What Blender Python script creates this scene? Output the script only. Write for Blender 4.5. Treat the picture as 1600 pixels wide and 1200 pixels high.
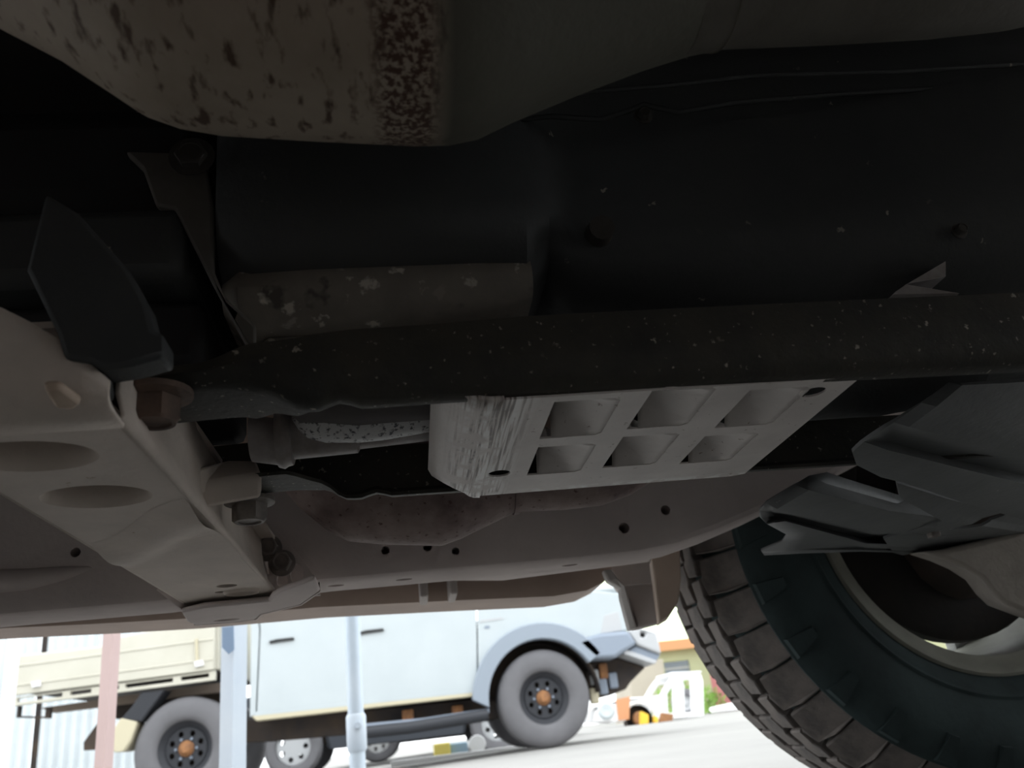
import bpy, bmesh, math, random
from mathutils import Vector, Matrix
random.seed(7)
for o in list(bpy.data.objects): bpy.data.objects.remove(o)
sc = bpy.context.scene
col = sc.collection
R = math.radians
# ------------------------------------------------------------------ camera
# World axes are the parked vehicle's: X forward, Y across to its far side, Z up; the lens is at the origin, 18 cm up
F, PITCH, ROLL, YAW, H = 1334.0, R(22.0), R(-6.7), R(8.4), 0.181
fw = Vector((math.sin(YAW)*math.cos(PITCH), math.cos(YAW)*math.cos(PITCH), math.sin(PITCH)))
r0 = Vector((math.cos(YAW), -math.sin(YAW), 0)); u0 = r0.cross(fw)
rt = r0*math.cos(ROLL) + u0*math.sin(ROLL); up = -r0*math.sin(ROLL) + u0*math.cos(ROLL)
cd = bpy.data.cameras.new('camera'); cam = bpy.data.objects.new('camera', cd); col.objects.link(cam)
M = Matrix((rt, up, -fw)).transposed().to_4x4(); M.translation = (0, 0, H); cam.matrix_world = M
cd.sensor_width = 36; cd.lens = F/1600*36; cd.clip_start = 0.01; cd.clip_end = 300
cd.dof.use_dof = True; cd.dof.focus_distance = 0.68; cd.dof.aperture_fstop = 11
sc.camera = cam
# ------------------------------------------------------------------ light
w = bpy.data.worlds.new('overcast'); sc.world = w; w.use_nodes = True
bg = w.node_tree.nodes['Background']; bg.inputs[0].default_value = (0.93, 0.97, 1.0, 1); bg.inputs[1].default_value = 1.0
vs = sc.view_settings
vs.view_transform = 'Standard'; vs.look = 'None'; vs.gamma = 1; vs.use_curve_mapping = False
vs.exposure = 1.75
# ------------------------------------------------------------------ helpers
def ray(x, y): return fw + rt*((x-800)/F) + up*((600-y)/F)
def P(x, y, Y):
    d = ray(x, y); return Vector((0, 0, H)) + d*(Y/d.y)
def PZ(x, y, z):
    d = ray(x, y); return Vector((0, 0, H)) + d*((z-H)/d.z)
def tag(o, label, cat, group=None):
    o['label'] = label; o['category'] = cat
    if group: o['group'] = group
    return o
def struct(o, label=None):
    o['kind'] = 'structure'
    if label: o['label'] = label
    return o
def empty(name, loc=(0, 0, 0), rz=0):
    o = bpy.data.objects.new(name, None); col.objects.link(o); o.location = loc; o.rotation_euler = (0, 0, rz); o.empty_display_size = .1
    return o
def link(name, me, mat, parent=None, smooth=None, bevel=0, solid=0, soff=0, sub=0):
    if mat and not me.materials: me.materials.append(mat)
    o = bpy.data.objects.new(name, me); col.objects.link(o); o.parent = parent
    if solid:
        m = o.modifiers.new('s', 'SOLIDIFY'); m.thickness = solid; m.offset = soff
    if bevel:
        m = o.modifiers.new('b', 'BEVEL'); m.width = bevel; m.segments = 2; m.limit_method = 'ANGLE'; m.angle_limit = R(40)
    if sub:
        m = o.modifiers.new('u', 'SUBSURF'); m.levels = sub; m.render_levels = sub
    if smooth is not None:
        for p in me.polygons: p.use_smooth = True
        me.set_sharp_from_angle(angle=R(smooth))
    return o
def mesh(V, Fc, name='m', fixn=True):
    me = bpy.data.meshes.new(name); me.from_pydata([tuple(v) for v in V], [], Fc)
    if fixn:
        bm = bmesh.new(); bm.from_mesh(me); bmesh.ops.recalc_face_normals(bm, faces=bm.faces); bm.to_mesh(me); bm.free()
    me.update(); return me
def box(name, lo, hi, mat, parent=None, bevel=0, smooth=None):
    x0, y0, z0 = lo; x1, y1, z1 = hi
    V = [(x, y, z) for x in (x0, x1) for y in (y0, y1) for z in (z0, z1)]
    return link(name, mesh(V, [(0,1,3,2),(4,6,7,5),(0,4,5,1),(2,3,7,6),(0,2,6,4),(1,5,7,3)]), mat, parent, smooth, bevel)
def plate(name, outer, holes, mat, parent=None, ext=(0, 0, 0), bevel=0, smooth=30):
    """polygon (3D points, planar or nearly) with holes, extruded by the vector ext"""
    bm = bmesh.new(); es = []
    for loop in [outer]+list(holes):
        vv = [bm.verts.new(p) for p in loop]
        for i in range(len(vv)): es.append(bm.edges.new((vv[i], vv[(i+1) % len(vv)])))
    bmesh.ops.triangle_fill(bm, use_beauty=True, use_dissolve=False, edges=es)
    e = Vector(ext)
    if e.length > 0:
        g = bmesh.ops.extrude_face_region(bm, geom=list(bm.faces))
        bmesh.ops.translate(bm, vec=e, verts=[v for v in g['geom'] if isinstance(v, bmesh.types.BMVert)])
    bmesh.ops.recalc_face_normals(bm, faces=bm.faces)
    me = bpy.data.meshes.new(name); bm.to_mesh(me); bm.free()
    return link(name, me, mat, parent, smooth, bevel)
def loft(name, rings, mat, parent=None, smooth=40, caps=True, closed=True, solid=0, bevel=0):
    n = len(rings[0]); V = [p for r in rings for p in r]; Fc = []
    for i in range(len(rings)-1):
        for j in range(n if closed else n-1):
            k = (j+1) % n
            Fc.append((i*n+j, i*n+k, (i+1)*n+k, (i+1)*n+j))
    if caps and closed:
        Fc.append(tuple(range(n))); Fc.append(tuple((len(rings)-1)*n+j for j in range(n)))
    return link(name, mesh(V, Fc), mat, parent, smooth, bevel, solid)
def tube(name, path, rad, mat, parent=None, n=16, caps=True, smooth=50):
    path = [Vector(p) for p in path]
    if not hasattr(rad, '__len__'): rad = [rad]*len(path)
    rings = []; prev = None
    for i, p in enumerate(path):
        t = (path[min(i+1, len(path)-1)]-path[max(i-1, 0)]).normalized()
        a = prev if prev is not None else (Vector((0, 0, 1)) if abs(t.z) < .9 else Vector((1, 0, 0)))
        a = (a-t*a.dot(t)).normalized(); prev = a; b = t.cross(a)
        rings.append([p+(a*math.cos(2*math.pi*k/n)+b*math.sin(2*math.pi*k/n))*rad[i] for k in range(n)])
    return loft(name, rings, mat, parent, smooth, caps)
def lathe(name, prof, mat, parent=None, n=64, smooth=40, loc=(0, 0, 0), axis='y', closed=False):
    """prof: list of (radius, axial)"""
    V = []; Fc = []
    m = len(prof)
    for i in range(n):
        a = 2*math.pi*i/n; c, s = math.cos(a), math.sin(a)
        for r_, t in prof:
            V.append({'y': (r_*c, t, r_*s), 'z': (r_*c, r_*s, t), 'x': (t, r_*c, r_*s)}[axis])
    for i in range(n):
        for j in range(m if closed else m-1):
            k = (j+1) % m
            Fc.append((i*m+j, i*m+k, ((i+1) % n)*m+k, ((i+1) % n)*m+j))
    o = link(name, mesh(V, Fc), mat, parent, smooth); o.location = loc
    return o
def circ(c, r_, n=16, ax=((1, 0, 0), (0, 1, 0)), ry=None):
    a, b = Vector(ax[0]), Vector(ax[1]); ry = ry or r_
    return [Vector(c)+a*r_*math.cos(2*math.pi*k/n)+b*ry*math.sin(2*math.pi*k/n) for k in range(n)]
def hexbolt(name, loc, r_, h, mat, parent, axis='z', washer=0, d=-1):
    """hexagon head with a round washer flange and a dished end; d is the direction the head points"""
    prof = []
    bm = bmesh.new()
    def ring(rad, t, n, off=0): 
        return [bm.verts.new((rad*math.cos(2*math.pi*k/n+off), rad*math.sin(2*math.pi*k/n+off), t)) for k in range(n)]
    rs = []
    if washer:
        rs += [(washer, 0), (washer, d*h*.18), (r_*1.02, d*h*.25)]
    else: rs += [(r_, 0)]
    rs += [(r_, d*h*.9), (r_*.88, d*h), (r_*.72, d*h), (r_*.66, d*h*.93)]
    prev = None
    for rad, t in rs:
        cur = []
        for k in range(24):
            a = 2*math.pi*k/24
            q = rad
            if rad <= r_*1.02 and rad > r_*.89:
                b = (a % (math.pi/3))-math.pi/6; q = rad*math.cos(math.pi/6)/math.cos(b)*1.05
            cur.append(bm.verts.new((q*math.cos(a), q*math.sin(a), t)))
        if prev:
            for k in range(24): bm.faces.new((prev[k], prev[(k+1) % 24], cur[(k+1) % 24], cur[k]))
        prev = cur
    bm.faces.new(prev)
    bmesh.ops.recalc_face_normals(bm, faces=bm.faces)
    me = bpy.data.meshes.new(name); bm.to_mesh(me); bm.free()
    o = link(name, me, mat, parent, 30); o.location = loc
    if axis == 'y': o.rotation_euler = (R(-90), 0, 0)
    return o
# ------------------------------------------------------------------ materials
def mat(name, c1, c2=None, scale=8, rough=.7, metal=0, bump=0, bscale=60, spots=None, stretch=(1, 1, 1), lo=.35, hi=.65, spec=.3, extra=None, coat=0):
    m = bpy.data.materials.new(name); m.use_nodes = True; nt = m.node_tree; N = nt.nodes; L = nt.links
    b = N['Principled BSDF']; b.inputs['Roughness'].default_value = rough; b.inputs['Metallic'].default_value = metal
    b.inputs['Specular IOR Level'].default_value = spec; b.inputs['Coat Weight'].default_value = coat
    tc = N.new('ShaderNodeTexCoord'); mp = N.new('ShaderNodeMapping'); mp.inputs['Scale'].default_value = stretch
    L.new(tc.outputs['Object'], mp.inputs[0])
    def noise(s, det=6, r_=.6):
        n = N.new('ShaderNodeTexNoise'); n.inputs['Scale'].default_value = s; n.inputs['Detail'].default_value = det; n.inputs['Roughness'].default_value = r_
        L.new(mp.outputs[0], n.inputs['Vector']); return n
    def ramp(src, a, b_):
        r_ = N.new('ShaderNodeMapRange'); r_.inputs[1].default_value = a; r_.inputs[2].default_value = b_; L.new(src, r_.inputs[0]); return r_.outputs[0]
    def mix(fac, A, B):
        x = N.new('ShaderNodeMix'); x.data_type = 'RGBA'
        L.new(fac, x.inputs[0])
        for s, i in ((A, 6), (B, 7)):
            if isinstance(s, tuple): x.inputs[i].default_value = (*s, 1)
            else: L.new(s, x.inputs[i])
        return x.outputs[2]
    cur = tuple(c1)
    if c2: cur = mix(ramp(noise(scale).outputs[0], lo, hi), cur, tuple(c2))
    if spots:
        for (sc_, scl, thr, dens) in spots:
            v = N.new('ShaderNodeTexVoronoi'); v.inputs['Scale'].default_value = scl; v.inputs['Randomness'].default_value = 1
            n2 = noise(scl*2.5, 2); add = N.new('ShaderNodeMix'); add.data_type = 'VECTOR'; add.inputs[0].default_value = .25/scl*4
            L.new(mp.outputs[0], add.inputs[4]); L.new(n2.outputs['Color'], add.inputs[5])
            L.new(add.outputs[1], v.inputs['Vector'])
            k = ramp(v.outputs['Distance'], thr, thr*.55)
            sel = N.new('ShaderNodeSeparateColor'); L.new(v.outputs['Color'], sel.inputs[0])
            g = ramp(sel.outputs[0], 1-dens, 1-dens*.4)
            mu = N.new('ShaderNodeMath'); mu.operation = 'MULTIPLY'; mu.use_clamp = True; L.new(k, mu.inputs[0]); L.new(g, mu.inputs[1])
            cur = mix(mu.outputs[0], cur, tuple(sc_))
    if extra: cur = extra(nt, N, L, mp, cur, noise, ramp, mix, b)
    if isinstance(cur, tuple): b.inputs['Base Color'].default_value = (*cur, 1)
    else: L.new(cur, b.inputs['Base Color'])
    if bump:
        bn = N.new('ShaderNodeBump'); bn.inputs['Strength'].default_value = 1; bn.inputs['Distance'].default_value = bump
        L.new(noise(bscale, 8).outputs[0], bn.inputs['Height']); L.new(bn.outputs[0], b.inputs['Normal'])
    return m
def xyz(N, L, tc):
    s = N.new('ShaderNodeSeparateXYZ'); L.new(tc, s.inputs[0]); return s.outputs
def mathn(N, L, op, a, b=None, clamp=False):
    n = N.new('ShaderNodeMath'); n.operation = op; n.use_clamp = clamp
    for i, s in enumerate((a, b)):
        if s is None: continue
        if isinstance(s, (int, float)): n.inputs[i].default_value = s
        else: L.new(s, n.inputs[i])
    return n.outputs[0]
def ex_guard(nt, N, L, mp, cur, noise, ramp, mix, b):
    # worn bright patch of scrapes along the front bend, brown dirt along the near weld, small pits
    o = xyz(N, L, mp.outputs[0])
    d = mathn(N, L, 'ABSOLUTE', mathn(N, L, 'SUBTRACT', o[0], .058))
    win = ramp(d, .028, .012)
    mp2 = N.new('ShaderNodeMapping'); mp2.inputs['Scale'].default_value = (560, 17, 60); mp2.inputs['Rotation'].default_value = (0, 0, R(-13))
    L.new(mp.outputs[0], mp2.inputs[0])
    n1 = N.new('ShaderNodeTexNoise'); n1.inputs['Scale'].default_value = 1; n1.inputs['Detail'].default_value = 2; L.new(mp2.outputs[0], n1.inputs['Vector'])
    patch = ramp(noise(34, 3).outputs[0], .38, .48)
    k = mathn(N, L, 'MULTIPLY', mathn(N, L, 'MULTIPLY', win, patch), ramp(n1.outputs[0], .50, .55), True)
    kd = mathn(N, L, 'MULTIPLY', mathn(N, L, 'MULTIPLY', win, patch), ramp(n1.outputs[0], .46, .40), True)
    c = mix(kd, cur, (.24, .21, .20))
    c = mix(k, c, (.95, .94, .93))
    e = mathn(N, L, 'MULTIPLY', ramp(o[1], .466, .452), ramp(noise(90, 4).outputs[0], .5, .6), True)
    c = mix(e, c, (.85, .83, .80))
    e2 = mathn(N, L, 'MULTIPLY', mathn(N, L, 'MULTIPLY', ramp(o[1], .47, .446), ramp(noise(30, 3).outputs[0], .45, .6), True), ramp(mathn(N, L, 'ABSOLUTE', mathn(N, L, 'SUBTRACT', o[0], .04)), .035, .01), True)
    c = mix(e2, c, (.20, .11, .06))
    e3 = mathn(N, L, 'MULTIPLY', ramp(o[1], .664, .672), ramp(noise(70, 4).outputs[0], .46, .56), True)
    return mix(e3, c, (.88, .86, .84))
def ex_muff(nt, N, L, mp, cur, noise, ramp, mix, b):
    o = xyz(N, L, mp.outputs[0])
    mp2 = N.new('ShaderNodeMapping'); mp2.inputs['Scale'].default_value = (150, 62, 62); L.new(mp.outputs[0], mp2.inputs[0])
    n1 = N.new('ShaderNodeTexNoise'); n1.inputs['Scale'].default_value = 1; n1.inputs['Detail'].default_value = 4; L.new(mp2.outputs[0], n1.inputs['Vector'])
    c = mix(ramp(n1.outputs[0], .56, .68), cur, (.10, .065, .045))
    band = ramp(mathn(N, L, 'ABSOLUTE', mathn(N, L, 'SUBTRACT', o[0], .014)), .018, .010)
    c = mix(mathn(N, L, 'MULTIPLY', band, ramp(noise(320, 6).outputs[0], .44, .54), True), c, (.09, .05, .035))
    return mix(ramp(o[0], .024, .036), c, (.11, .105, .085))
G = {}
G['guard'] = mat('guard_steel', (.74, .69, .66), (.62, .575, .55), 14, .55, .0, .0006, 120, [((.22, .16, .13), 130, .16, .5)], extra=ex_guard, spec=.4)
G['louvre'] = mat('louvre_steel', (.54, .52, .50), (.44, .42, .41), 20, .55, 0, .0005, 120, spec=.4)
G['cross'] = mat('dusty_crossmember_steel', (.72, .63, .56), (.60, .53, .475), 10, .8, 0, .0015, 45, [((.40, .30, .22), 60, .10, .3)])
G['rail'] = mat('dusty_frame_paint', (.66, .58, .55), (.56, .49, .47), 7, .8, 0, .001, 60)
G['blackbeam'] = mat('mud_flecked_black_beam', (.035, .035, .032), (.06, .055, .045), 18, .6, 0, .001, 90, [((.36, .33, .28), 120, .22, .22), ((.28, .26, .22), 260, .25, .2)])
G['black'] = mat('black_casing', (.05, .053, .055), (.065, .067, .067), 9, .6, 0, .001, 60, [((.30, .28, .24), 60, .16, .14)])
G['pan'] = mat('blotched_oil_pan', (.24, .215, .185), (.18, .16, .14), 20, .7, 0, .0006, 60, [((.62, .57, .50), 60, .34, .5), ((.10, .09, .08), 35, .4, .4)])  # base paler than the casing, with light mud and dark blotches
G['muff'] = mat('rusty_muffler', (.42, .35, .28), (.33, .27, .21), 16, .65, 0, .0008, 80, extra=ex_muff)
G['muff2'] = mat('brown_muffler', (.36, .28, .26), (.17, .12, .115), 22, .7, 0, .001, 90, [((.12, .07, .06), 160, .3, .4)])
G['pipe'] = mat('dull_exhaust_pipe', (.15, .14, .12), (.11, .10, .085), 14, .6, 0, .0008, 60)
G['mottled'] = mat('pitted_alloy', (.10, .10, .11), (.66, .66, .66), 260, .5, 0, .0006, 120, lo=.38, hi=.46)
G['shaft'] = mat('dirty_shaft_steel', (.42, .40, .40), (.22, .19, .18), 20, .5, .2, .0006, 80)
G['rustbolt'] = mat('rusty_bolt', (.17, .115, .09), (.10, .075, .065), 60, .75, 0, .0006, 200)
G['bolt'] = mat('dull_bolt', (.28, .25, .23), (.16, .14, .13), 60, .6, .1, .0004, 200)
G['darkbolt'] = mat('oily_bolt', (.07, .065, .06), (.05, .045, .04), 60, .5)
G['tray'] = mat('grey_undertray', (.165, .17, .172), (.125, .13, .132), 9, .55, 0, .0006, 90, [((.34, .34, .33), 90, .1, .2)], spec=.4)
G['arm'] = mat('dusty_control_arm', (.40, .36, .32), (.31, .28, .25), 12, .8, 0, .002, 60)
G['tyre'] = mat('dusty_rubber', (.050, .075, .077), (.028, .042, .044), 8, .8, 0, .0008, 80)
G['tread'] = mat('dusty_tread', (.22, .195, .18), (.13, .12, .115), 26, .9, 0, .0012, 130)
G['rimdirt'] = mat('dusty_wheel_barrel', (.36, .36, .31), (.27, .27, .235), 12, .7, 0, .0008, 90)
G['alloy'] = mat('silver_alloy', (.72, .73, .76), None, 8, .35, .3)
G['darkhub'] = mat('dark_hub', (.02, .02, .021), (.035, .03, .028), 14, .7, 0, .001, 60)
G['hubbrown'] = mat('brown_hub_casting', (.10, .075, .065), (.06, .05, .045), 14, .8, 0, .001, 60)
G['body'] = mat('brown_dusty_sill', (.40, .305, .255), (.33, .25, .21), 10, .6, 0)
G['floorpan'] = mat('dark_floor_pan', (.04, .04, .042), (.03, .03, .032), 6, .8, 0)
G['paint'] = mat('vehicle_paint', (.30, .29, .28), None, 5, .35, 0, coat=.4)
G['liner'] = mat('grey_liner', (.5, .45, .43), (.42, .38, .36), 10, .8)
G['linerlight'] = mat('pale_liner_strip', (.5, .47, .45), None, 10, .6)
G['linerbrown'] = mat('brown_flap', (.56, .45, .37), (.50, .40, .33), 12, .8)
G['ground'] = mat('concrete_yard', (.31, .30, .285), (.25, .245, .235), .8, .9, 0, .004, 30, lo=.3, hi=.7)
def cut(o, loops):
    """cut real recesses: loops are (outline points, depth vector)"""
    bm = bmesh.new()
    for pts_, d in loops:
        d = Vector(d); a = [bm.verts.new(p-d*.25) for p in pts_]; b = [bm.verts.new(p+d) for p in pts_]; n = len(a)
        bm.faces.new(a); bm.faces.new(b[::-1])
        for k in range(n): bm.faces.new((a[k], b[k], b[(k+1) % n], a[(k+1) % n]))
    bmesh.ops.recalc_face_normals(bm, faces=bm.faces)
    me = bpy.data.meshes.new('cutter'); bm.to_mesh(me); bm.free()
    c = bpy.data.objects.new('cutter', me); col.objects.link(c)
    m = o.modifiers.new('cut', 'BOOLEAN'); m.operation = 'DIFFERENCE'; m.solver = 'EXACT'; m.object = c
    bpy.context.view_layer.update(); dg = bpy.context.evaluated_depsgraph_get()
    new = bpy.data.meshes.new_from_object(o.evaluated_get(dg)); o.modifiers.clear(); o.data = new
    bpy.data.objects.remove(c); bpy.data.meshes.remove(me)
    for p in new.polygons: p.use_smooth = True
    new.set_sharp_from_angle(angle=R(30))
# ------------------------------------------------------------------ setting: the yard
def gz(x, y):
    t = min(1, max(0, (y-2.2)/3.5)); t = t*t*(3-2*t)
    s = .028*(min(x, 1.2)-1.2)
    return t*max(s, -.30)+t*.012-(.012 if y < 2.3 else 0)
def make_ground():
    xs = [-40, -25, -16]+[-10+i*.5 for i in range(29)]+[6, 9, 14, 20, 30, 50]
    ys = [-12, -6, -3, 0, 1, 2, 2.29, 2.3]+[2.45+i*.35 for i in range(12)]+[7, 8, 9, 10, 12, 15, 20, 28, 40, 70]
    V = [(x, y, gz(x, y)) for y in ys for x in xs]; n = len(xs)
    Fc = [(j*n+i, j*n+i+1, (j+1)*n+i+1, (j+1)*n+i) for j in range(len(ys)-1) for i in range(n-1)]
    return struct(link('floor', mesh(V, Fc, fixn=False), G['ground'], None, 60), 'pale concrete yard')
make_ground()
struct(box('floor', (-9, -.86, -.1), (6, 2.42, 0), G['ground']), 'concrete apron under the parked vehicle')
block_wall = struct(box('wall_light_block', (-9, -1.05, 0), (6, -.85, 3.2), mat('grey_block_wall', (.30, .29, .28), (.26, .25, .24), 2, .85)), 'added grey wall out of view, blocking light on the near side')  # unseen wall, added to keep light off the near side
# ------------------------------------------------------------------ the vehicle we lie under
car = empty('off_road_vehicle', (0.3, .6, 0)); car.location = (0, 0, 0)
tag(car, 'underside of a lifted off-road vehicle with frame rails, guard plate and knobbly tyre', 'vehicle')
def sil_tube(name, st, Yc, m, parent, n=28, squash=1.0):
    """round body whose lower outline follows the given outline points: (px, py, radius)"""
    rings = []
    for (x, y, rad) in st:
        q = P(x, y, Yc); al = math.atan2(q.z-H, Yc)
        zc = H + (rad+Yc*math.sin(al))/math.cos(al)
        xt = P(x, y, Yc+rad*math.sin(al)).x
        rings.append([Vector((xt, Yc+rad*squash*math.cos(2*math.pi*k/n), zc+rad*math.sin(2*math.pi*k/n))) for k in range(n)])
    return loft(name, rings, m, parent, 50)
# body shell
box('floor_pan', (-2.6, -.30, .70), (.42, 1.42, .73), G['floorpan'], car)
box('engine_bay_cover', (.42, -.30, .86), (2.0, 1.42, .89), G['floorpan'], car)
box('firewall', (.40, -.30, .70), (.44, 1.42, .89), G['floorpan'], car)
box('body_shell', (-2.6, -.42, .73), (.42, 1.56, 1.75), G['paint'], car, .05, 40)
box('bonnet', (.42, -.42, .89), (2.05, 1.56, 1.2), G['paint'], car, .05, 40)
# far-side sill, with rounded front end
zs = P(300, 973, 1.40).z
def sill_sec(x, z0, z1, y0=1.34, y1=1.50):
    return [Vector((x, y0, z1)), Vector((x, y0, z0+.02)), Vector((x, y0+.012, z0)), Vector((x, y1-.03, z0)), Vector((x, y1, z0+.03)), Vector((x, y1, z1))]
sx = [(-2.6, None)]
pts = [(-300, 1003), (0, 986), (150, 979), (290, 971), (500, 953), (700, 943), (860, 936), (912, 927), (938, 914), (950, 897)]
rings = []
for (x, y) in pts:
    q = P(x, y, 1.38); rings.append(sill_sec(q.x, q.z, .72))
rings.insert(0, [v+Vector((-1.9, 0, 0)) for v in rings[0]])
sill = loft('sill', rings, G['body'], car, 35)
for (x0, x1, y) in ((655, 668, 930), (700, 712, 926)):
    a = P(x0, y, 1.32); b = P(x1, y, 1.32)
    box('jacking_tab', (a.x, 1.26, a.z-.012), (b.x, 1.345, a.z+.05), G['liner'], sill, .003)
box('sill', (-2.6, -.36, .44), (.5, -.22, .73), G['body'], car, .02)
# ---- far frame rail: closed box that kicks up towards the axle
def rail(name, y0, y1, stations, m, parent, hgt=.15):
    rings = []
    for (x, zb) in stations:
        zt = zb+hgt; c = .008
        rings.append([Vector((x, y0, zt-c)), Vector((x, y0, zb+c)), Vector((x, y0+c*.4, zb+c*.3)), Vector((x, y0+c, zb)), Vector((x, y1-c, zb)), Vector((x, y1, zb+c)), Vector((x, y1, zt-c)), Vector((x, y1-c, zt)), Vector((x, y0+c, zt))])
    return loft(name, rings, m, parent, 25)
YR = 0.985
st = [(-2.6, .36), (-1.2, .355), (-.6, .354)]
for (x, y) in [(0, 962), (240, 942), (505, 907), (700, 890), (900, 873), (1000, 862), (1060, 850), (1120, 829), (1190, 799), (1260, 765), (1340, 722), (1420, 680)]:
    q = P(x, y, YR); st.append((q.x, q.z))
st += [(.75, .50), (1.1, .50), (2.0, .47)]
far_rail = rail('frame_rail', YR, YR+.085, st, G['rail'], car)
rail('frame_rail', .03, .115, [(x, max(z, .36)) for (x, z) in st], G['rail'], car)
# small holes, rivets and dents in the rail: dark drain slots under it and round sockets on its inner face
loops = []
for (x, y) in ((525, 926), (632, 917), (890, 882)):
    q = P(x, y, YR+.04); z = [b for a, b in st if a <= q.x][-1]
    loops.append((circ((q.x, YR+.04, z), .010, 16, ((1, 0, 0), (0, 1, 0)), .006), (0, 0, .04)))
for (x, y, r_) in ((602, 860, .005), (668, 855, .005), (712, 861, .0045), (975, 825, .0065), (1040, 797, .006), (118, 863, .0055), (0, 920, .005)):
    q = P(x, y, YR); loops.append((circ((q.x, YR, q.z), r_, 16, ((1, 0, 0), (0, 0, 1))), (0, .035, 0)))
cut(far_rail, loops)
# pressed swelling on the rail behind the crossmember
q = P(40, 900, YR)
rings = []
for t in range(9):
    a = math.pi*t/8; rr = .026*math.sin(a)+.0004; xx = q.x-.16+.26*t/8
    rings.append([Vector((xx, YR+.008+rr*math.cos(2*math.pi*k/14)*.8, q.z+.004*math.sin(t)+rr*math.sin(2*math.pi*k/14)*.55)) for k in range(14)])
loft('pressed_swelling', rings, G['rail'], far_rail, 60)
# outer body-mount strip below the far rail
a, b = P(700, 905, 1.16), P(1020, 866, 1.16)
plate('mount_strip', [P(690, 908, 1.12), P(1018, 868, 1.12), P(1016, 878, 1.18), P(780, 908, 1.18)], [], G['rail'], car, (0, 0, .02), .003)
# inner guard and mud flap hanging behind the far front wheel
lin = plate('mud_flap', [P(1018, 869, 1.22), P(1062, 850, 1.22), P(1064, 905, 1.22), P(1060, 940, 1.22), P(1046, 962, 1.22), P(1030, 972, 1.22)], [], G['linerbrown'], car, (.012, .06, 0), .003)
plate('liner_panel', [P(976, 915, 1.30), P(1022, 911, 1.28), P(1034, 972, 1.26), P(1000, 981, 1.28), P(988, 983, 1.30)], [], G['liner'], car, (.004, .03, 0), .002)
plate('liner_recess', [P(945, 885, 1.46), P(1030, 868, 1.46), P(1030, 915, 1.46), P(970, 922, 1.46)], [], G['liner'], car, (0, .03, 0))
plate('liner_strip', [P(943, 890, 1.29), P(956, 889, 1.29), P(966, 904, 1.285), P(977, 914, 1.28), P(984, 940, 1.28), P(996, 981, 1.28), P(984, 985, 1.29), P(971, 935, 1.29), P(969, 918, 1.29), P(950, 908, 1.29)], [], G['linerlight'], car, (0, .02, 0), .003)
# wheel-arch liner around the far front wheel
HUB = Vector((.8487, 1.2032, .4205)); STEER = R(2.1)
rings = []
for k in range(13):
    a = math.pi*k/12; rr = .53
    rings.append([Vector((HUB.x+rr*math.cos(a), yy, HUB.z+.02+rr*math.sin(a)*.9)) for yy in (1.09, 1.2, 1.35, 1.52)])
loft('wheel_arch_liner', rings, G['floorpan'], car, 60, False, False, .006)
# ---- crossmember
CX0, CX1, CZ = -.236, -.140, .345
cm_prof = []
def arch(y):
    # flat under the gearbox, rising towards the near rail
    t = max(0, .46-y); return CZ+ (t*1.05 if t < .05 else .0525+(t-.05)*1.0)*1.0 if t > 0 else CZ
ys = [.10, .16, .22, .28, .34, .40, .44, .46, .60, .75, .90, 1.0]
holes = [((-.197, .463), .035, .0255), ((-.190, .547), .033, .0255)]
# underside in flat part with two flanged lightening holes
def oval(c, a, b, z, n=28): return [Vector((c[0]+a*math.cos(2*math.pi*k/n), c[1]+b*math.sin(2*math.pi*k/n), z)) for k in range(n)]
def cz(x, y):
    d = arch(y)
    return d
Yh = .42
outer = [Vector((CX0, Yh, CZ)), Vector((CX1, Yh, CZ)), Vector((CX1, .70, CZ)), Vector((CX1, 1.002, CZ)), Vector((CX1-.012, 1.015, CZ)), Vector((CX0+.012, 1.015, CZ)), Vector((CX0, 1.0, CZ))]
fh = [((-.178, .886), .010, .009), ((-.170, .922), .0165, .0125), ((-.190, .917), .006, .005)]
cross = plate('crossmember', outer, [oval(c, a, b, CZ) for (c, a, b) in holes+fh], G['cross'], car, (0, 0, .004), .0015)
for (c, a, b) in holes:
    rings = [oval(c, a*1.0, b*1.0, CZ), oval(c, a*.94, b*.93, CZ+.0025), oval(c, a*.88, b*.86, CZ+.009), oval(c, a*.86, b*.84, CZ+.030)]
    loft('hole_flange', rings, G['cross'], cross, 60, False)
loft('hole_flange', [oval((-.170, .922), .0185, .0145, CZ+.0002), oval((-.170, .922), .0165, .0125, CZ-.003), oval((-.170, .922), .0150, .011, CZ+.004), oval((-.170, .922), .0150, .011, CZ+.02)], G['cross'], cross, 60, False)
# its sides and the near, rising part
def side_prof(y):
    t = min(1, max(0, (y-.50)/.38)); k = .05-1.0*t
    return [(CX1, CZ), (CX1+.004-.006*t, CZ+.004), (CX1+.012*k, CZ+.016), (CX1+.016*k, CZ+.036), (CX1+.018*k, CZ+.062)]
loft('side_web', [[Vector((x, y, z)) for (x, z) in side_prof(y)] for y in (.42, .5, .55, .62, .7, .78, .85, .92, .96, 1.0)], G['cross'], cross, 60, False, False, .003)
loft('rear_web', [[Vector((x, y, z)) for (x, z) in [(CX0, CZ), (CX0-.004, CZ+.006), (CX0-.004, CZ+.062)]] for y in (.42, .7, 1.0)], G['cross'], cross, 60, False, False, .003)
box('top_plate', (CX0-.004, .43, CZ+.060), (CX1-.002, 1.0, CZ+.064), G['cross'], cross)
rise = []
for (y, dz, dx) in ((.425, 0, 0), (.412, .003, 0), (.402, .011, 0), (.397, .025, 0), (.394, .045, 0), (.393, .068, 0)):
    row = []
    for k in range(9):
        x = CX0-.004+(CX1+.003-CX0+.004)*k/8; u_ = k/8; fz = 1-.80*u_*u_
        row.append(Vector((x, y+.010*u_*(dz/.085), CZ+dz*fz)))
    rise.append(row)
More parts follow.
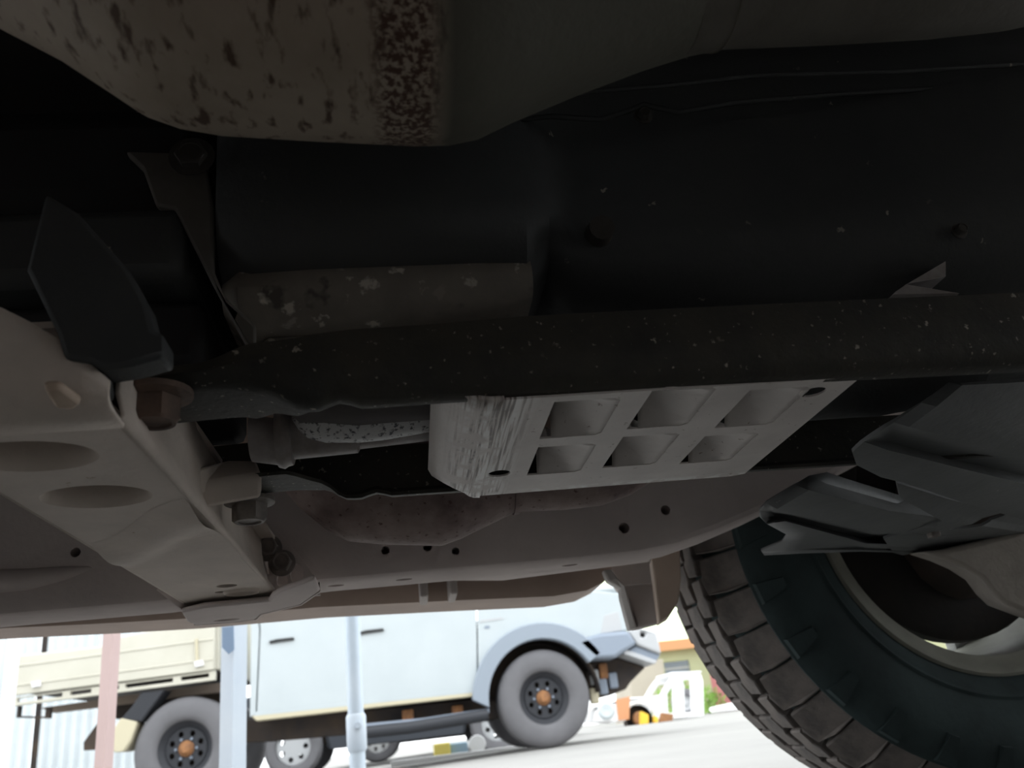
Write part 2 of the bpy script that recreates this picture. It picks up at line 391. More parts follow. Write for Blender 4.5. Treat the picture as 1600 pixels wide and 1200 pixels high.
loft('rising_end', rise, G['cross'], cross, 60, False, False, .003)
# raised weld bead ridge and rusty step beside the near bolt
st_pts = [PZ(66, 606, .350), PZ(92, 604, .350), PZ(128, 630, .346), PZ(112, 642, .344), PZ(86, 640, .3435)]
plate('rusty_step', st_pts, [], mat('rust_dust', (.66, .53, .43), (.50, .38, .29), 60, .85), cross, (0, 0, .004), .002)
tab = [PZ(350, 757, .377), PZ(402, 757, .377), PZ(410, 780, .36), PZ(290, 802, .348), PZ(268, 795, .345), PZ(280, 780, .35)]
plate('bracket_ledge', tab, [], G['cross'], cross, (0, 0, .02), .004)
# wide pressed dimple across the crossmember
loft('pressed_ridge', [[Vector((x,   .715-.10*(lambda u: u*u*(3-2*u))((x-CX0)/(CX1-CX0))+.05*k/8, CZ-.0002-.005*(.5-.5*math.cos(2*math.pi*(k+8)/16)))) for k in range(-8, 9)] for x in [CX0+.001+i_*.0094 for i_ in range(11)]], G['cross'], cross, 80, False, False)
# ---- bracket welded to the far rail that carries the crossmember end
zb = .335
bo = [PZ(283, 958, zb), PZ(292, 972, zb), PZ(303, 977, zb), PZ(370, 972, zb), PZ(400, 968, zb), PZ(408, 960, zb), PZ(470, 945, zb), PZ(500, 924, zb), PZ(492, 905, zb), PZ(438, 925, zb), PZ(425, 932, zb), PZ(420, 940, zb), PZ(318, 950, zb)]
q = PZ(357, 971, zb)
br = plate('mount_bracket', bo, [circ((q.x, q.y-.012, zb), .013, 16, ((1, 0, 0), (0, 1, 0)), .006)], G['rail'], far_rail, (0, 0, .006), .0025)
plate('bracket_outer_wall', [PZ(303, 977, zb), PZ(370, 972, zb), PZ(400, 968, zb), PZ(408, 960, zb), PZ(470, 945, zb), PZ(500, 924, zb)]+[PZ(x, y, zb)+Vector((0, 0, .010)) for (x, y) in ((500, 924), (470, 945), (408, 960), (400, 968), (370, 972), (303, 977))], [], G['rail'], far_rail, (0, .006, 0))
lip = [PZ(242, 923, .350), PZ(286, 957, .337), PZ(296, 966, .337), PZ(316, 948, .345), PZ(250, 912, .357)]
plate('bracket_lip', lip, [], G['rail'], far_rail, (0, .003, .012), .002)
Yg = .962
gus = [P(411, 803, Yg), P(440, 835, Yg), P(478, 880, Yg), P(498, 915, Yg), P(500, 930, Yg), P(432, 932, Yg), P(412, 908, Yg)]
gsh = [circ(P(x, y, Yg), .006, 14, ((1, 0, 0), (0, 0, 1)), .009) for (x, y) in ((420, 884), (441, 906))]+[circ(P(464, 897, Yg), .0072, 16, ((1, 0, 0), (0, 0, 1)), .0115)]
gus = plate('gusset', gus, gsh, G['rail'], far_rail, (0, .006, 0), .002)
for (x, y) in ((420, 857), (441, 880)):
    hexbolt('gusset_bolt', P(x, y, Yg-.0005), .0105, .012, G['bolt'], far_rail, 'y', .0145, -1)
# ---- two black side beams that carry the guard
def beam_sec(x, yw, d, zb, zt):
    fl = .056-.040*min(1, max(0, (x+.085)/.035))
    return [Vector((x, yw, zt)), Vector((x, yw-d*.003, (zb+zt)/2)), Vector((x, yw-d*.001, zb+.009)), Vector((x, yw+d*.005, zb+.0015)), Vector((x, yw+d*.012, zb)), Vector((x, yw+d*fl, zb)),
            Vector((x, yw+d*fl, zb+.003)), Vector((x, yw+d*.0135, zb+.004)), Vector((x, yw+d*.008, zb+.008)), Vector((x, yw+d*.008, zt))]
YN = .452
def smoothcurve(ctrl, xs):
    out = []
    for x in xs:
        for i in range(len(ctrl)-1):
            (x0, a), (x1, b) = ctrl[i], ctrl[i+1]
            if x0 <= x <= x1:
                t = (x-x0)/(x1-x0); t = t*t*(3-2*t); out.append(a+(b-a)*t); break
        else: out.append(ctrl[0][1] if x < ctrl[0][0] else ctrl[-1][1])
    return out
xs = [-.158+.006*k for k in range(36)]+[.08, .12, .2, .29, .36, .6, .9]
zbn = smoothcurve([(-.158, .3755), (-.095, .3775), (-.078, .3745), (-.052, .3625), (-.045, .3622), (-.032, .3665), (-.018, .3622), (.02, .3625), (.9, .352)], xs)
ztn = smoothcurve([(-.158, .384), (-.11, .390), (-.075, .401), (-.02, .406), (.1, .409), (.9, .405)], xs)
near_beam = loft('guard_beam', [beam_sec(x, YN, 1, a, b) for x, a, b in zip(xs, zbn, ztn)], G['blackbeam'], car, 50)
YF = .690
zbf = smoothcurve([(-.158, .376), (-.085, .378), (-.062, .3765), (-.042, .3665), (-.034, .366), (-.02, .3695), (-.006, .366), (.05, .3655), (.9, .356)], xs)
far_beam = loft('guard_beam', [beam_sec(x, YF, -1, a, a+.045) for x, a in zip(xs, zbf)], G['blackbeam'], car, 50)
for (x, y, z, m_) in ((243, 612, .376, G['rustbolt']), (390, 780, .376, G['bolt'])):
    q = PZ(x, y, z)
    hexbolt('mounting_bolt', (q.x, q.y, z), .0130, .019, m_, near_beam if y < 700 else far_beam, 'z', .020)
# ---- guard plate
GZ = .3605
def g(x, y): return PZ(x, y, GZ)
gx0, gx1 = .062, .2870
def guard():
    A = PZ(745, 612, GZ)
    o = [Vector((gx0, .4635, GZ)), Vector((gx1, .4635, GZ)), Vector((gx1+.001, .672, GZ)), Vector((gx1-.01, .677, GZ)), Vector((gx0, .676, GZ))]
    lv = []
    for c0 in ((867, 628, 842, 686), (1020, 611, 978, 671), (1170, 610, 1117, 669), (842, 699, 822, 743), (970, 683, 944, 731), (1098, 682, 1064, 725)):
        a, b = g(c0[0], c0[1]), g(c0[2], c0[3])
        xm = (a.x+b.x)/2; lv.append((xm, a.y, xm+.042, b.y))
    hs = [[Vector((x0, y0, GZ)), Vector((x1-.004, y0, GZ)), Vector((x1, y0+.004, GZ)), Vector((x1, y1-.004, GZ)), Vector((x1-.004, y1, GZ)), Vector((x0, y1, GZ))] for (x0, y0, x1, y1) in lv]
    h2 = [circ(g(1270, 613), .0085, 16), circ(g(780, 740), .0085, 16)]
    gp = plate('guard_plate', o, hs+h2, G['guard'], car, (0, 0, .0014), .0004)
    for (x0, y0, x1, y1) in lv:
        # scoop pressed up into the guard: shallow at the front end, open slot at the back
        nx, ny = 9, 9; V = []; Fc = []
        for i in range(nx):
            u_ = i/(nx-1)
            for j in range(ny):
                v_ = j/(ny-1)*2-1
                d = .0190*(1-u_)**1.5*(1-abs(v_)**6)
                V.append((x0+.008+(x1-x0-.008)*u_, (y0+y1)/2+v_*(y1-y0)/2, GZ+.0003+d))
        for i in range(nx-1):
            for j in range(ny-1): Fc.append((i*ny+j, i*ny+j+1, (i+1)*ny+j+1, (i+1)*ny+j))
        link('louvre', mesh(V, Fc), G['guard'], gp, 80, 0, .002, 1)
    # front bend turning up towards the gearbox
    cur = [(gx0+.0005, GZ), (.054, GZ+.0002), (.047, GZ+.0014), (.040, GZ+.0042), (.032, GZ+.0090), (.022, GZ+.0160)]
    rings = []
    for j in range(13):
        y = .4605+(.676-.4605)*j/12
        k = max(0, (y-.645)/.031); ins = .018*k*k
        rings.append([Vector((x+ins*(i/5)*1.0, y-(.004*i/5 if j == 12 else 0), z)) for i, (x, z) in enumerate(cur)])
    bend = loft('front_bend', rings, G['guard'], gp, 70, False, False, .003)
    bend.modifiers[0].offset = 0
    return gp
guard_plate = guard()
# ---- gearbox, mounts and propeller shaft
def rrect(x, y0, y1, z0, z1, r_, n=5):
    out = []
    for (cy, cz_, a0) in ((y1-r_, z1-r_, 0), (y0+r_, z1-r_, 90), (y0+r_, z0+r_, 180), (y1-r_, z0+r_, 270)):
        for k in range(n):
            a = R(a0+90*k/(n-1)); out.append(Vector((x, cy+r_*math.cos(a), cz_+r_*math.sin(a))))
    return out
gb = loft('gearbox_case', [rrect(-.118, .54, .70, .50, .66, .04), rrect(-.112, .50, .74, .475, .69, .05), rrect(-.09, .485, .75, .470, .70, .05), rrect(.095, .485, .75, .468, .70, .05), rrect(.115, .50, .74, .485, .70, .05), rrect(.135, .515, .74, .462, .70, .045), rrect(.30, .505, .75, .452, .70, .05), rrect(.42, .49, .77, .445, .70, .06), rrect(.62, .45, .82, .43, .70, .07)], G['black'], car, 45)
pan = loft('oil_pan', [rrect(-.112, .525, .72, .462, .488, .012), rrect(-.098, .505, .735, .447, .488, .02), rrect(-.05, .503, .737, .444, .488, .02), rrect(.06, .503, .737, .446, .488, .02), rrect(.098, .507, .735, .456, .488, .015)], G['pan'], gb, 50)
box('pan_lip', (-.088, .535, .430), (.05, .70, .447), G['pan'], gb, .006, 40)
tube('drain_plug', [P(935, 366, .507), P(935, 366, .507)+Vector((0, -.012, -.002))], [.010, .009], G['darkbolt'], gb, 12)
for (x, y, r_) in ((1005, 182, .0045), (1510, 138, .0045), (1498, 362, .004), (300, 245, .010)):
    hexbolt('casing_bolt', P(x, y, .49), r_, .006, G['darkbolt'], gb, 'y', r_*1.5)
tube('casing_seam', [P(x, y, .490) for (x, y) in ((780, 190), (860, 182), (940, 187), (985, 172), (1005, 163), (1035, 170), (1060, 176), (1150, 160), (1300, 148), (1600, 130))], .002, G['black'], gb, 8)
tube('selector_cable', [P(x, y, .47) for (x, y) in ((850, 150), (960, 140), (1050, 133), (1180, 118), (1400, 112), (1600, 100))], .0018, G['black'], car, 8)
plate('bell_housing_rib', [P(1400, 455, .50), P(1478, 408, .50), P(1478, 432, .50), P(1415, 444, .50), P(1500, 458, .50), P(1395, 460, .50)], [], G['shaft'], gb, (0, .02, 0), .002)
strap = plate('mounting_strap', [P(195, 236, .50), P(330, 240, .50), P(322, 262, .50), P(333, 320, .50), P(333, 420, .50), P(350, 462, .50), P(398, 505, .50), P(398, 540, .50), P(384, 540, .50), P(330, 440, .50), P(272, 325, .50), P(243, 320, .50), P(222, 262, .50)], [], mat('grey_strap', (.15, .14, .125), (.11, .1, .09), 20, .7), car, (0, .008, 0), .002)
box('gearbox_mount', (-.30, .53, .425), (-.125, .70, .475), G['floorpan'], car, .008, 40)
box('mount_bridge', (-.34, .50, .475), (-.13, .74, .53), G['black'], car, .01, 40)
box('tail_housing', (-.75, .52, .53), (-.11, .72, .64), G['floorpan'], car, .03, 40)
plate('support_bracket', [P(70, 300, .395), P(120, 330, .395), P(200, 420, .395), P(228, 470, .395), P(240, 515, .395), P(255, 520, .395), P(256, 556, .395), P(205, 570, .395), P(160, 576, .395), P(140, 565, .395), P(100, 560, .395), P(88, 520, .395), P(40, 420, .395)], [], G['black'], cross, (0, .02, .0), .004)
plate('bracket_foot', [P(140, 560, .40), P(158, 575, .40), P(162, 604, .40), P(110, 620, .40), P(95, 595, .40)], [], G['black'], cross, (0, .02, 0), .003)
shaft = sil_tube('propeller_shaft', [(395, 722, .017), (436, 727, .017), (437, 731, .023), (446, 733, .026), (452, 729, .026), (459, 727, .022), (461, 718, .019), (560, 708, .019), (563, 702, .016), (680, 688, .016)], .60, G['shaft'], car, 24)
sil_tube('shaft_housing', [(458, 662, .006), (468, 676, .012), (482, 687, .016), (510, 693, .018), (560, 692, .019), (600, 688, .018), (640, 681, .017), (700, 670, .016)], .585, G['mottled'], car, 24)
sil_tube('transfer_case', [(452, 645, .015), (470, 662, .022), (560, 668, .026), (700, 655, .026), (1000, 645, .026)], .57, mat('grey_casing', (.16, .15, .15), (.12, .11, .11), 12, .7), car, 24)
sil_tube('front_shaft', [(1000, 668, .03), (1230, 660, .032), (1330, 653, .032), (1370, 651, .03), (1400, 645, .04), (1500, 630, .045)], .60, G['black'], car, 24)
# ---- exhausts
near_ex = sil_tube('muffler', [(-140, -40, .035), (0, 42, .045), (110, 100, .058), (185, 150, .068), (235, 184, .073), (285, 202, .076), (350, 213, .078), (500, 222, .078), (650, 229, .078), (700, 228, .077), (745, 219, .074), (800, 192, .068), (900, 150, .060), (1000, 112, .050), (1070, 90, .044)], .33, G['muff'], car, 40)
ex2 = sil_tube('exhaust_pipe', [(1060, 92, .042), (1100, 84, .036), (1130, 78, .034), (1300, 71, .034), (1450, 62, .034), (1560, 50, .034), (1680, 25, .034), (1900, -60, .034)], .33, G['pipe'], car, 32)
wb = []
q = P(1092, 86, .345)
rings = []
for (dx, rr) in ((-.010, .0385), (-.006, .043), (0, .0445), (.006, .043), (.010, .0375)):
    st_ = (1092+dx*2200, 84, rr)
    rings.append(st_)
sil_tube('weld_collar', rings, .33, mat('tan_weld', (.24, .22, .18), (.17, .155, .125), 30, .7), ex2, 32)
sil_tube('muffler', [(425, 745, .030), (470, 795, .042), (510, 828, .050), (545, 846, .055), (600, 851, .057), (690, 853, .057), (720, 842, .054), (800, 803, .042), (812, 799, .036)], .875, G['muff2'], car, 32)
sil_tube('exhaust_pipe', [(802, 805, .040), (812, 803, .040), (816, 799, .034), (880, 797, .034), (940, 790, .034), (985, 773, .034), (1030, 745, .034), (1080, 705, .034), (1120, 665, .034)], .875, G['muff2'], car, 28)
# ---- grey ribbed undertray with rolled rear edge
def ribs(name, lines, m, parent, thick=.003):
    rings = []
    for (pts_, z0, z) in lines:
        rings.append([PZ(x, y, z0 if i == 0 else z) for i, (x, y) in enumerate(pts_)])
    return loft(name, rings, m, parent, 35, False, False, thick)
ta = ribs('undertray', [
    (((1482, 599), (1502, 600), (1570, 596), (1650, 590)), .372, .368),
    (((1440, 628), (1462, 634), (1550, 650), (1650, 668)), .362, .358),
    (((1397, 657), (1420, 664), (1520, 690), (1650, 722)), .357, .352),
    (((1380, 667), (1392, 676), (1500, 702), (1650, 735)), .356, .364),
    (((1362, 679), (1384, 690), (1500, 720), (1650, 755)), .355, .364),
    (((1347, 689), (1385, 702), (1500, 732), (1650, 768)), .354, .350),
    (((1331, 704), (1388, 716), (1500, 750), (1650, 795)), .352, .348),
    (((1338, 724), (1400, 735), (1500, 770), (1650, 812)), .350, .347),
    (((1376, 743), (1420, 754), (1500, 782), (1650, 825)), .349, .347)], G['tray'], car)
tb = ribs('undertray', [
    (((1290, 738), (1320, 748), (1420, 780), (1490, 795)), .374, .372),
    (((1262, 745), (1290, 757), (1400, 788), (1490, 802)), .365, .362),
    (((1240, 757), (1262, 765), (1385, 797), (1490, 812)), .358, .349),
    (((1197, 784), (1214, 793), (1360, 828), (1490, 838)), .350, .346),
    (((1187, 796), (1203, 798), (1362, 834), (1490, 843)), .350, .357),
    (((1188, 808), (1208, 806), (1356, 843), (1490, 850)), .349, .357),
    (((1197, 817), (1225, 814), (1352, 849), (1490, 853)), .348, .345),
    (((1230, 834), (1262, 831), (1350, 853), (1490, 857)), .347, .345),
    (((1222, 845), (1255, 843), (1350, 856), (1490, 859)), .349, .347),
    (((1189, 859), (1250, 857), (1346, 858), (1470, 862)), .346, .344),
    (((1194, 866), (1250, 863), (1346, 860), (1470, 864)), .346, .344)], G['tray'], car)
tc_ = loft('undertray', [[PZ(x, y, z) for (x, y) in r_] for (r_, z) in (
    (((1400, 752), (1480, 778), (1650, 818)), .356), (((1405, 775), (1490, 800), (1650, 830)), .352), (((1470, 812), (1520, 818), (1650, 838)), .347),
    (((1380, 840), (1480, 838), (1650, 835)), .346), (((1395, 862), (1480, 848), (1650, 842)), .345), (((1410, 866), (1500, 850), (1650, 845)), .348))], G['tray'], car, 50, False, False, .003)
q = PZ(1532, 819, .346); a_, b_ = Vector((.95, -.3, 0)), Vector((.3, .95, 0))
for o_ in (ta, tc_): cut(o_, [(circ((q.x, q.y, .33), .035, 24, (a_, b_), .012), (0, 0, .06))])
box('undertray_clip', tuple(PZ(1458, 832, .345)-Vector((.006, .006, .006))), tuple(PZ(1458, 832, .345)+Vector((.006, .006, .004))), G['bolt'], ta, .002)
# ---- lower control arm and hub carrier
arm = [(1440, 862), (1480, 858), (1560, 838), (1680, 800), (1680, 985), (1620, 965), (1575, 948), (1556, 930), (1538, 906), (1510, 888), (1478, 874)]
plate('control_arm', [P(x, y, 1.02) for (x, y) in arm], [], G['arm'], car, (.02, .07, .01), .012, 50)
# ---- front wheel: tyre with tread blocks, dirty rim with silver spokes
def crown(y): return 8*max(0, abs(y-.135)-.055)**2
tyre_prof = [(.240, .010), (.252, -.004), (.275, -.014), (.310, -.021), (.340, -.019), (.364, -.010), (.376, .002)]+[(.407-crown(y), y) for y in (.015, .03, .05, .08, .135, .19, .22, .24, .255)]+[(.376, .268), (.364, .280), (.34, .289), (.31, .291), (.275, .284), (.252, .274), (.240, .26)]
tyre = lathe('tyre', tyre_prof, G['tyre'], car, 96, 50); tyre.location = HUB; tyre.rotation_euler = (0, 0, STEER)
tyre['label'] = 'knobbly all-terrain tyre'
def block_mesh(poly, r_in, r_out):
    """poly: (angle, y) outline wrapped round the tyre"""
    V = []; n = len(poly); cx_ = sum(p[0] for p in poly)/n; cy_ = sum(p[1] for p in poly)/n
    for k, (rr, sc_) in enumerate(((r_in, 1.03), (r_out-.002, 1.0), (r_out, .93))):
        for (a, y) in poly:
            a2 = cx_+(a-cx_)*sc_; y2 = cy_+(y-cy_)*sc_
            drop = crown(y2)
            V.append(((rr-drop)*math.cos(a2), y2, (rr-drop)*math.sin(a2)))
    Fc = [tuple(2*n+j for j in range(n))]
    for k in range(2):
        for j in range(n): Fc.append((k*n+j, k*n+(j+1) % n, (k+1)*n+(j+1) % n, (k+1)*n+j))
    return mesh(V, Fc)
NP = 42; st_ = 2*math.pi/NP
kinds = [
    ([(-.47, -.002), (.45, -.002), (.475, .030), (.40, .060), (.0, .0655), (-.10, .060), (-.46, .056)], 0.0),
    ([(-.46, .068), (-.05, .071), (.10, .066), (.46, .072), (.42, .104), (.08, .109), (-.02, .101), (-.45, .100)], .42),
    ([(-.46, .112), (-.08, .110), (.06, .117), (.46, .111), (.46, .150), (.10, .153), (-.02, .160), (-.46, .156)], .95),
    ([(-.45, .164), (.02, .168), (.12, .162), (.46, .165), (.44, .198), (.05, .203), (-.05, .196), (-.46, .200)], .40),
    ([(-.46, .210), (.30, .206), (.47, .214), (.46, .268), (-.46, .268), (-.46, .238)], .85)]
for (poly, ph) in kinds:
    me = block_mesh([(a*st_, y) for (a, y) in poly], .402, .4205); me.materials.append(G['tread'])
    for k in range(NP):
        o = bpy.data.objects.new('tread_block', me); col.objects.link(o); o.parent = tyre
        o.rotation_euler = (0, -(k+ph)*st_, 0)
# raised shoulder lugs on the visible sidewall
lm = mesh([(r_*math.cos(a), y, r_*math.sin(a)) for (r_, a, y) in ((.335, -.032, -.017), (.335, .018, -.017), (.374, .044, .004), (.374, -.044, .004), (.338, -.026, -.027), (.338, .012, -.027), (.372, .038, -.009), (.372, -.038, -.009))], [(4, 5, 6, 7), (0, 1, 5, 4), (1, 2, 6, 5), (2, 3, 7, 6), (3, 0, 4, 7)])
lm.materials.append(G['tyre'])
for k in range(NP*2//3):
    o = bpy.data.objects.new('sidewall_lug', lm); col.objects.link(o); o.parent = tyre; o.rotation_euler = (0, -(1.5*k+.3)*st_, 0)
lathe('bead_ring', [(.268, -.013), (.272, -.0165), (.276, -.0145)], G['tyre'], tyre, 96, 60)
rim = lathe('wheel_rim', [(.242, .012), (.244, .004), (.240, .000), (.234, .003), (.228, .012), (.214, .018), (.211, .04), (.209, .10), (.203, .14), (.203, .20), (.215, .225), (.232, .235), (.238, .25)], G['rimdirt'], car, 96, 50)
rim.location = HUB; rim.rotation_euler = (0, 0, STEER)
for k in range(6):
    a = R(-62+60*k)
    rings = []
    for t in range(6):
        rr = .045+.165*t/5; wd = .030+.012*abs(t-2.2)/2
        y = .205-.018*math.sin(math.pi*t/5)
        ca, sa = math.cos(a), math.sin(a)
        rings.append([Vector((rr*ca-s*wd*sa, y+d, rr*sa+s*wd*ca)) for (s, d) in ((-1, .012), (-.8, 0), (-.15, .0), (-.1, .008), (.1, .008), (.15, 0), (.8, 0), (1, .012), (.8, .024), (-.8, .024))])
    loft('spoke', rings, G['alloy'], rim, 40)
lathe('hub_face', [(.0, .19), (.05, .19), (.062, .20), (.062, .225), (0, .23)], G['alloy'], rim, 32)
bk = lathe('brake_shield', [(.0, .045), (.06, .045), (.10, .055), (.174, .065), (.187, .075), (.189, .095), (.170, .10), (0, .10)], G['darkhub'], car, 48); bk.location = HUB; bk.rotation_euler = (0, 0, STEER)
cal = tube('brake_caliper', [Vector((-.18, .07, -.03)), Vector((-.165, .075, .05)), Vector((-.13, .08, .12))], [.03, .036, .03], G['darkhub'], car, 14); cal.location = HUB
kn = loft('hub_carrier', [circ((.0, .05, -.02), .09, 18, ((1, 0, 0), (0, 0, 1)), .11), circ((-.005, .0, -.02), .085, 18, ((1, 0, 0), (0, 0, 1)), .10), circ((.0, -.05, -.015), .06, 18, ((1, 0, 0), (0, 0, 1)), .07), circ((.0, -.12, .0), .045, 18, ((1, 0, 0), (0, 0, 1)), .045)], G['hubbrown'], car, 50); kn.location = HUB
tube('drive_shaft', [HUB+Vector((0, -.1, 0)), HUB+Vector((0, -.35, .01)), HUB+Vector((0, -.6, .02))], [.04, .018, .018], G['darkhub'], car, 14)

# ------------------------------------------------------------------ background: white tray-back ute
YU = 8.0
def U(x, y, d=0): return P(x, y, YU)+Vector((0, d, 0))
W = {}
W['white'] = mat('white_paint', (.50, .545, .56), (.46, .505, .52), 1.5, .35, 0, coat=.3)
W['cream'] = mat('cream_paint', (.58, .56, .48), (.52, .5, .42), 2, .5)
W['cream2'] = mat('yellowed_cream', (.55, .50, .36), None, 2, .5)
W['flare'] = mat('grey_flare', (.27, .31, .36), None, 3, .5)
W['bar'] = mat('grey_blue_bar', (.25, .29, .35), None, 3, .45)
W['bar2'] = mat('pale_bar_plate', (.46, .47, .48), None, 3, .45)
W['rubber'] = mat('grey_rubber', (.16, .157, .165), (.13, .128, .135), 3, .85)
W['steel'] = mat('black_steel_rim', (.035, .037, .043), None, 5, .5)
W['chassis'] = mat('dark_chassis', (.035, .032, .034), (.075, .055, .04), 3, .8)
W['rustbrown'] = mat('rusty_orange_cap', (.36, .17, .07), (.22, .11, .06), 20, .8)
W['handle'] = mat('black_handle', (.03, .03, .03), None, 5, .5)
W['glass'] = mat('dark_glass', (.10, .12, .13), None, 5, .08, spec=.6)
W['galv'] = mat('galvanised_steel', (.36, .42, .50), (.30, .36, .45), 4, .5, .2)
W['galvl'] = mat('pale_galvanised', (.50, .55, .60), (.44, .50, .57), 5, .5, .1)
W['pink'] = mat('pink_primer', (.60, .45, .43), (.56, .42, .40), 3, .7)
W['brightwhite'] = mat('bright_white', (.80, .80, .80), None, 3, .5)
ute = empty('tray_ute', (0, 0, 0))
tag(ute, 'white dual-cab tray-back ute with black steel wheels and grey flared arches', 'ute')
HF, HR = U(851, 1090), U(288, 1170)
def arc(c, r_, a0, a1, n): return [Vector((c.x+r_*math.cos(R(a0+(a1-a0)*k/n)), c.y, c.z+r_*math.sin(R(a0+(a1-a0)*k/n)))) for k in range(n+1)]
# front wing with wheel-arch cut-out, doors as their own panels
wing = [U(748, 1086), U(746, 940), Vector((.75, YU, 1.36))]+[Vector((1.55, YU, 1.34)), Vector((2.0, YU, 1.26)), U(972, 930), U(981, 985), U(938, 991), U(912, 1003)]+arc(HF, .53, 32, 182, 20)
plate('front_wing', wing, [], W['white'], ute, (0, .06, 0), .012)
plate('front_wing', [v+Vector((0, 1.72, 0)) for v in wing], [], W['white'], ute, (0, .06, 0), .012)
box('bonnet', (.75, YU+.03, 1.28), (1.98, YU+1.75, 1.36), W['white'], ute, .05, 40)
box('grille', (1.93, YU+.06, .82), (2.0, YU+1.7, 1.30), W['white'], ute, .03, 40)
plate('headlamp', [U(944, 962, -.004), U(966, 955, -.004), U(972, 985, -.004), U(938, 990, -.004)], [], W['bar2'], ute, (0, .02, 0), .004)
def door(pts_, name='door'):
    return plate(name, [U(x, y) for (x, y) in pts_], [], W['white'], ute, (0, .07, 0), .008)
cabrear = door([(390, 1121), (399, 1117), (405, 985), (400, 940), (390, 940), (392, 985)], 'cab_corner')
d1 = door([(401, 1114), (543, 1098), (546, 955), (545, 935), (404, 950), (407, 985)])
d2 = door([(546, 1098), (746, 1076), (744, 935), (549, 951), (549, 960)])
box('cab_core', (U(396, 1100).x+.02, YU+.05, .55), (U(744, 1080).x, YU+1.74, 1.18), W['white'], ute)
for (dd, hx, hy) in ((d1, 440, 1001), (d2, 580, 987)):
    a = U(hx, hy, -.012)
    plate('handle_cup', circ(U(hx+4, hy-5, -.002), .08, 16, ((1, 0, 0), (0, 0, 1)), .04), [], W['white'], dd, (0, .004, 0))
    plate('door_handle', [U(hx-19, hy+1, -.02), U(hx-8, hy-2, -.02), U(hx+19, hy-5, -.02), U(hx+20, hy-1, -.02), U(hx-8, hy+3, -.02), U(hx-18, hy+5, -.02)], [], W['handle'], dd, (0, .02, 0), .003)
sl = plate('sill_strip', [U(392, 1118), U(752, 1080), U(752, 1087), U(400, 1127)], [], W['cream2'], ute, (0, .12, 0), .01)
plate('sill_panel', [U(399, 1112), U(750, 1074), U(750, 1082), U(395, 1120)], [], W['white'], ute, (0, .10, 0), .008)
# cabin glass and roof, mostly above the view
for (x0, x1) in ((-1.30, -.52), (-.44, .42)):
    box('side_window', (x0, YU+.10, 1.26), (x1, YU+.115, 1.66), W['glass'], ute)
box('roof', (-1.38, YU+.12, 1.70), (.35, YU+1.66, 1.80), W['white'], ute, .05, 40)
for x in (-1.36, -.50, .40): box('pillar', (x, YU+.09, 1.2), (x+.07, YU+.14, 1.72), W['white'], ute)
box('rear_screen', (-1.37, YU+.15, 1.2), (-1.34, YU+1.6, 1.7), W['glass'], ute)
plate('windscreen', [Vector((.95, YU+.15, 1.34)), Vector((.95, YU+1.62, 1.34)), Vector((.36, YU+1.55, 1.74)), Vector((.36, YU+.2, 1.74))], [], W['glass'], ute, (.01, 0, .01))
# blurred grey badge: narrow strip and an oval
plate('wing_badge', [U(750, 969, -.004), U(786, 964.5, -.004), U(786, 967.5, -.004), U(750, 973, -.004)], [], W['bar2'], ute, (0, .004, 0))
plate('wing_badge', circ(U(761, 980, -.004), .028, 14, ((1, 0, 0), (0, 0, 1)), .014), [], W['bar'], ute, (0, .004, 0))
fl = arc(HF, .645, 30, 176, 22); fl2 = arc(HF, .50, 30, 184, 22)
plate('arch_flare', [v+Vector((0, -.05, 0)) for v in fl+list(reversed(fl2))], [], W['flare'], ute, (0, .12, 0), .012)
rings = [[Vector((v.x, YU+yy, v.z)) for yy in (.05, .45)] for v in arc(HF, .52, 0, 180, 16)]
loft('wheel_well', rings, W['chassis'], ute, 60, False, False, .01)
box('engine_bay', (.7, YU+.45, .45), (1.9, YU+1.5, 1.25), W['chassis'], ute)
# front bar
plate('bull_bar', [U(897, 1002, -.05), U(937, 990, -.05), U(979, 986, -.05), U(994, 1007, -.05), U(977, 1017, -.05), U(962, 1028, -.05), U(928, 1030, -.05), U(910, 1014, -.05)], [], W['bar'], ute, (0, 1.85, 0), .03)
plate('bar_end_plate', [U(979, 985, -.02), U(998, 981, -.02), U(1026, 988, -.02), U(1033, 1023, -.02), U(995, 1008, -.02)], [circ(U(1004, 992, -.02), .025, 12, ((1, 0, 0), (0, 0, 1)))], W['bar2'], ute, (0, 1.7, 0), .02)
plate('bar_shade_plate', [U(980, 1017, .02), U(994, 1009, .02), U(1033, 1023, .02), U(1026, 1034, .02)], [], W['bar'], ute, (0, 1.6, 0), .01)  # grey plate standing in for the shade under the bar ends
plate('bar_tube', [U(976, 1016, 0), U(980, 1015, 0), U(1027, 1032, 0), U(1024, 1038, 0), U(975, 1022, 0)], [], W['bar2'], ute, (0, 1.65, 0), .015)
plate('front_skid', [U(926, 1030, .3), U(975, 1022, .3), U(1022, 1038, .3), U(998, 1062, .3), U(990, 1074, .3), U(965, 1084, .3), U(928, 1093, .3)], [], W['chassis'], ute, (0, 1.1, 0), .02)
for (x, y, m_) in ((938, 1055, 'bar2'), (952, 1045, 'rustbrown'), (952, 1070, 'bar'), (968, 1060, 'bar'), (938, 1085, 'cream2')):
    q = U(x, y, .28); box('suspension_piece', (q.x-.04, q.y-.03, q.z-.07), (q.x+.04, q.y+.05, q.z+.07), W[m_], ute, .015)
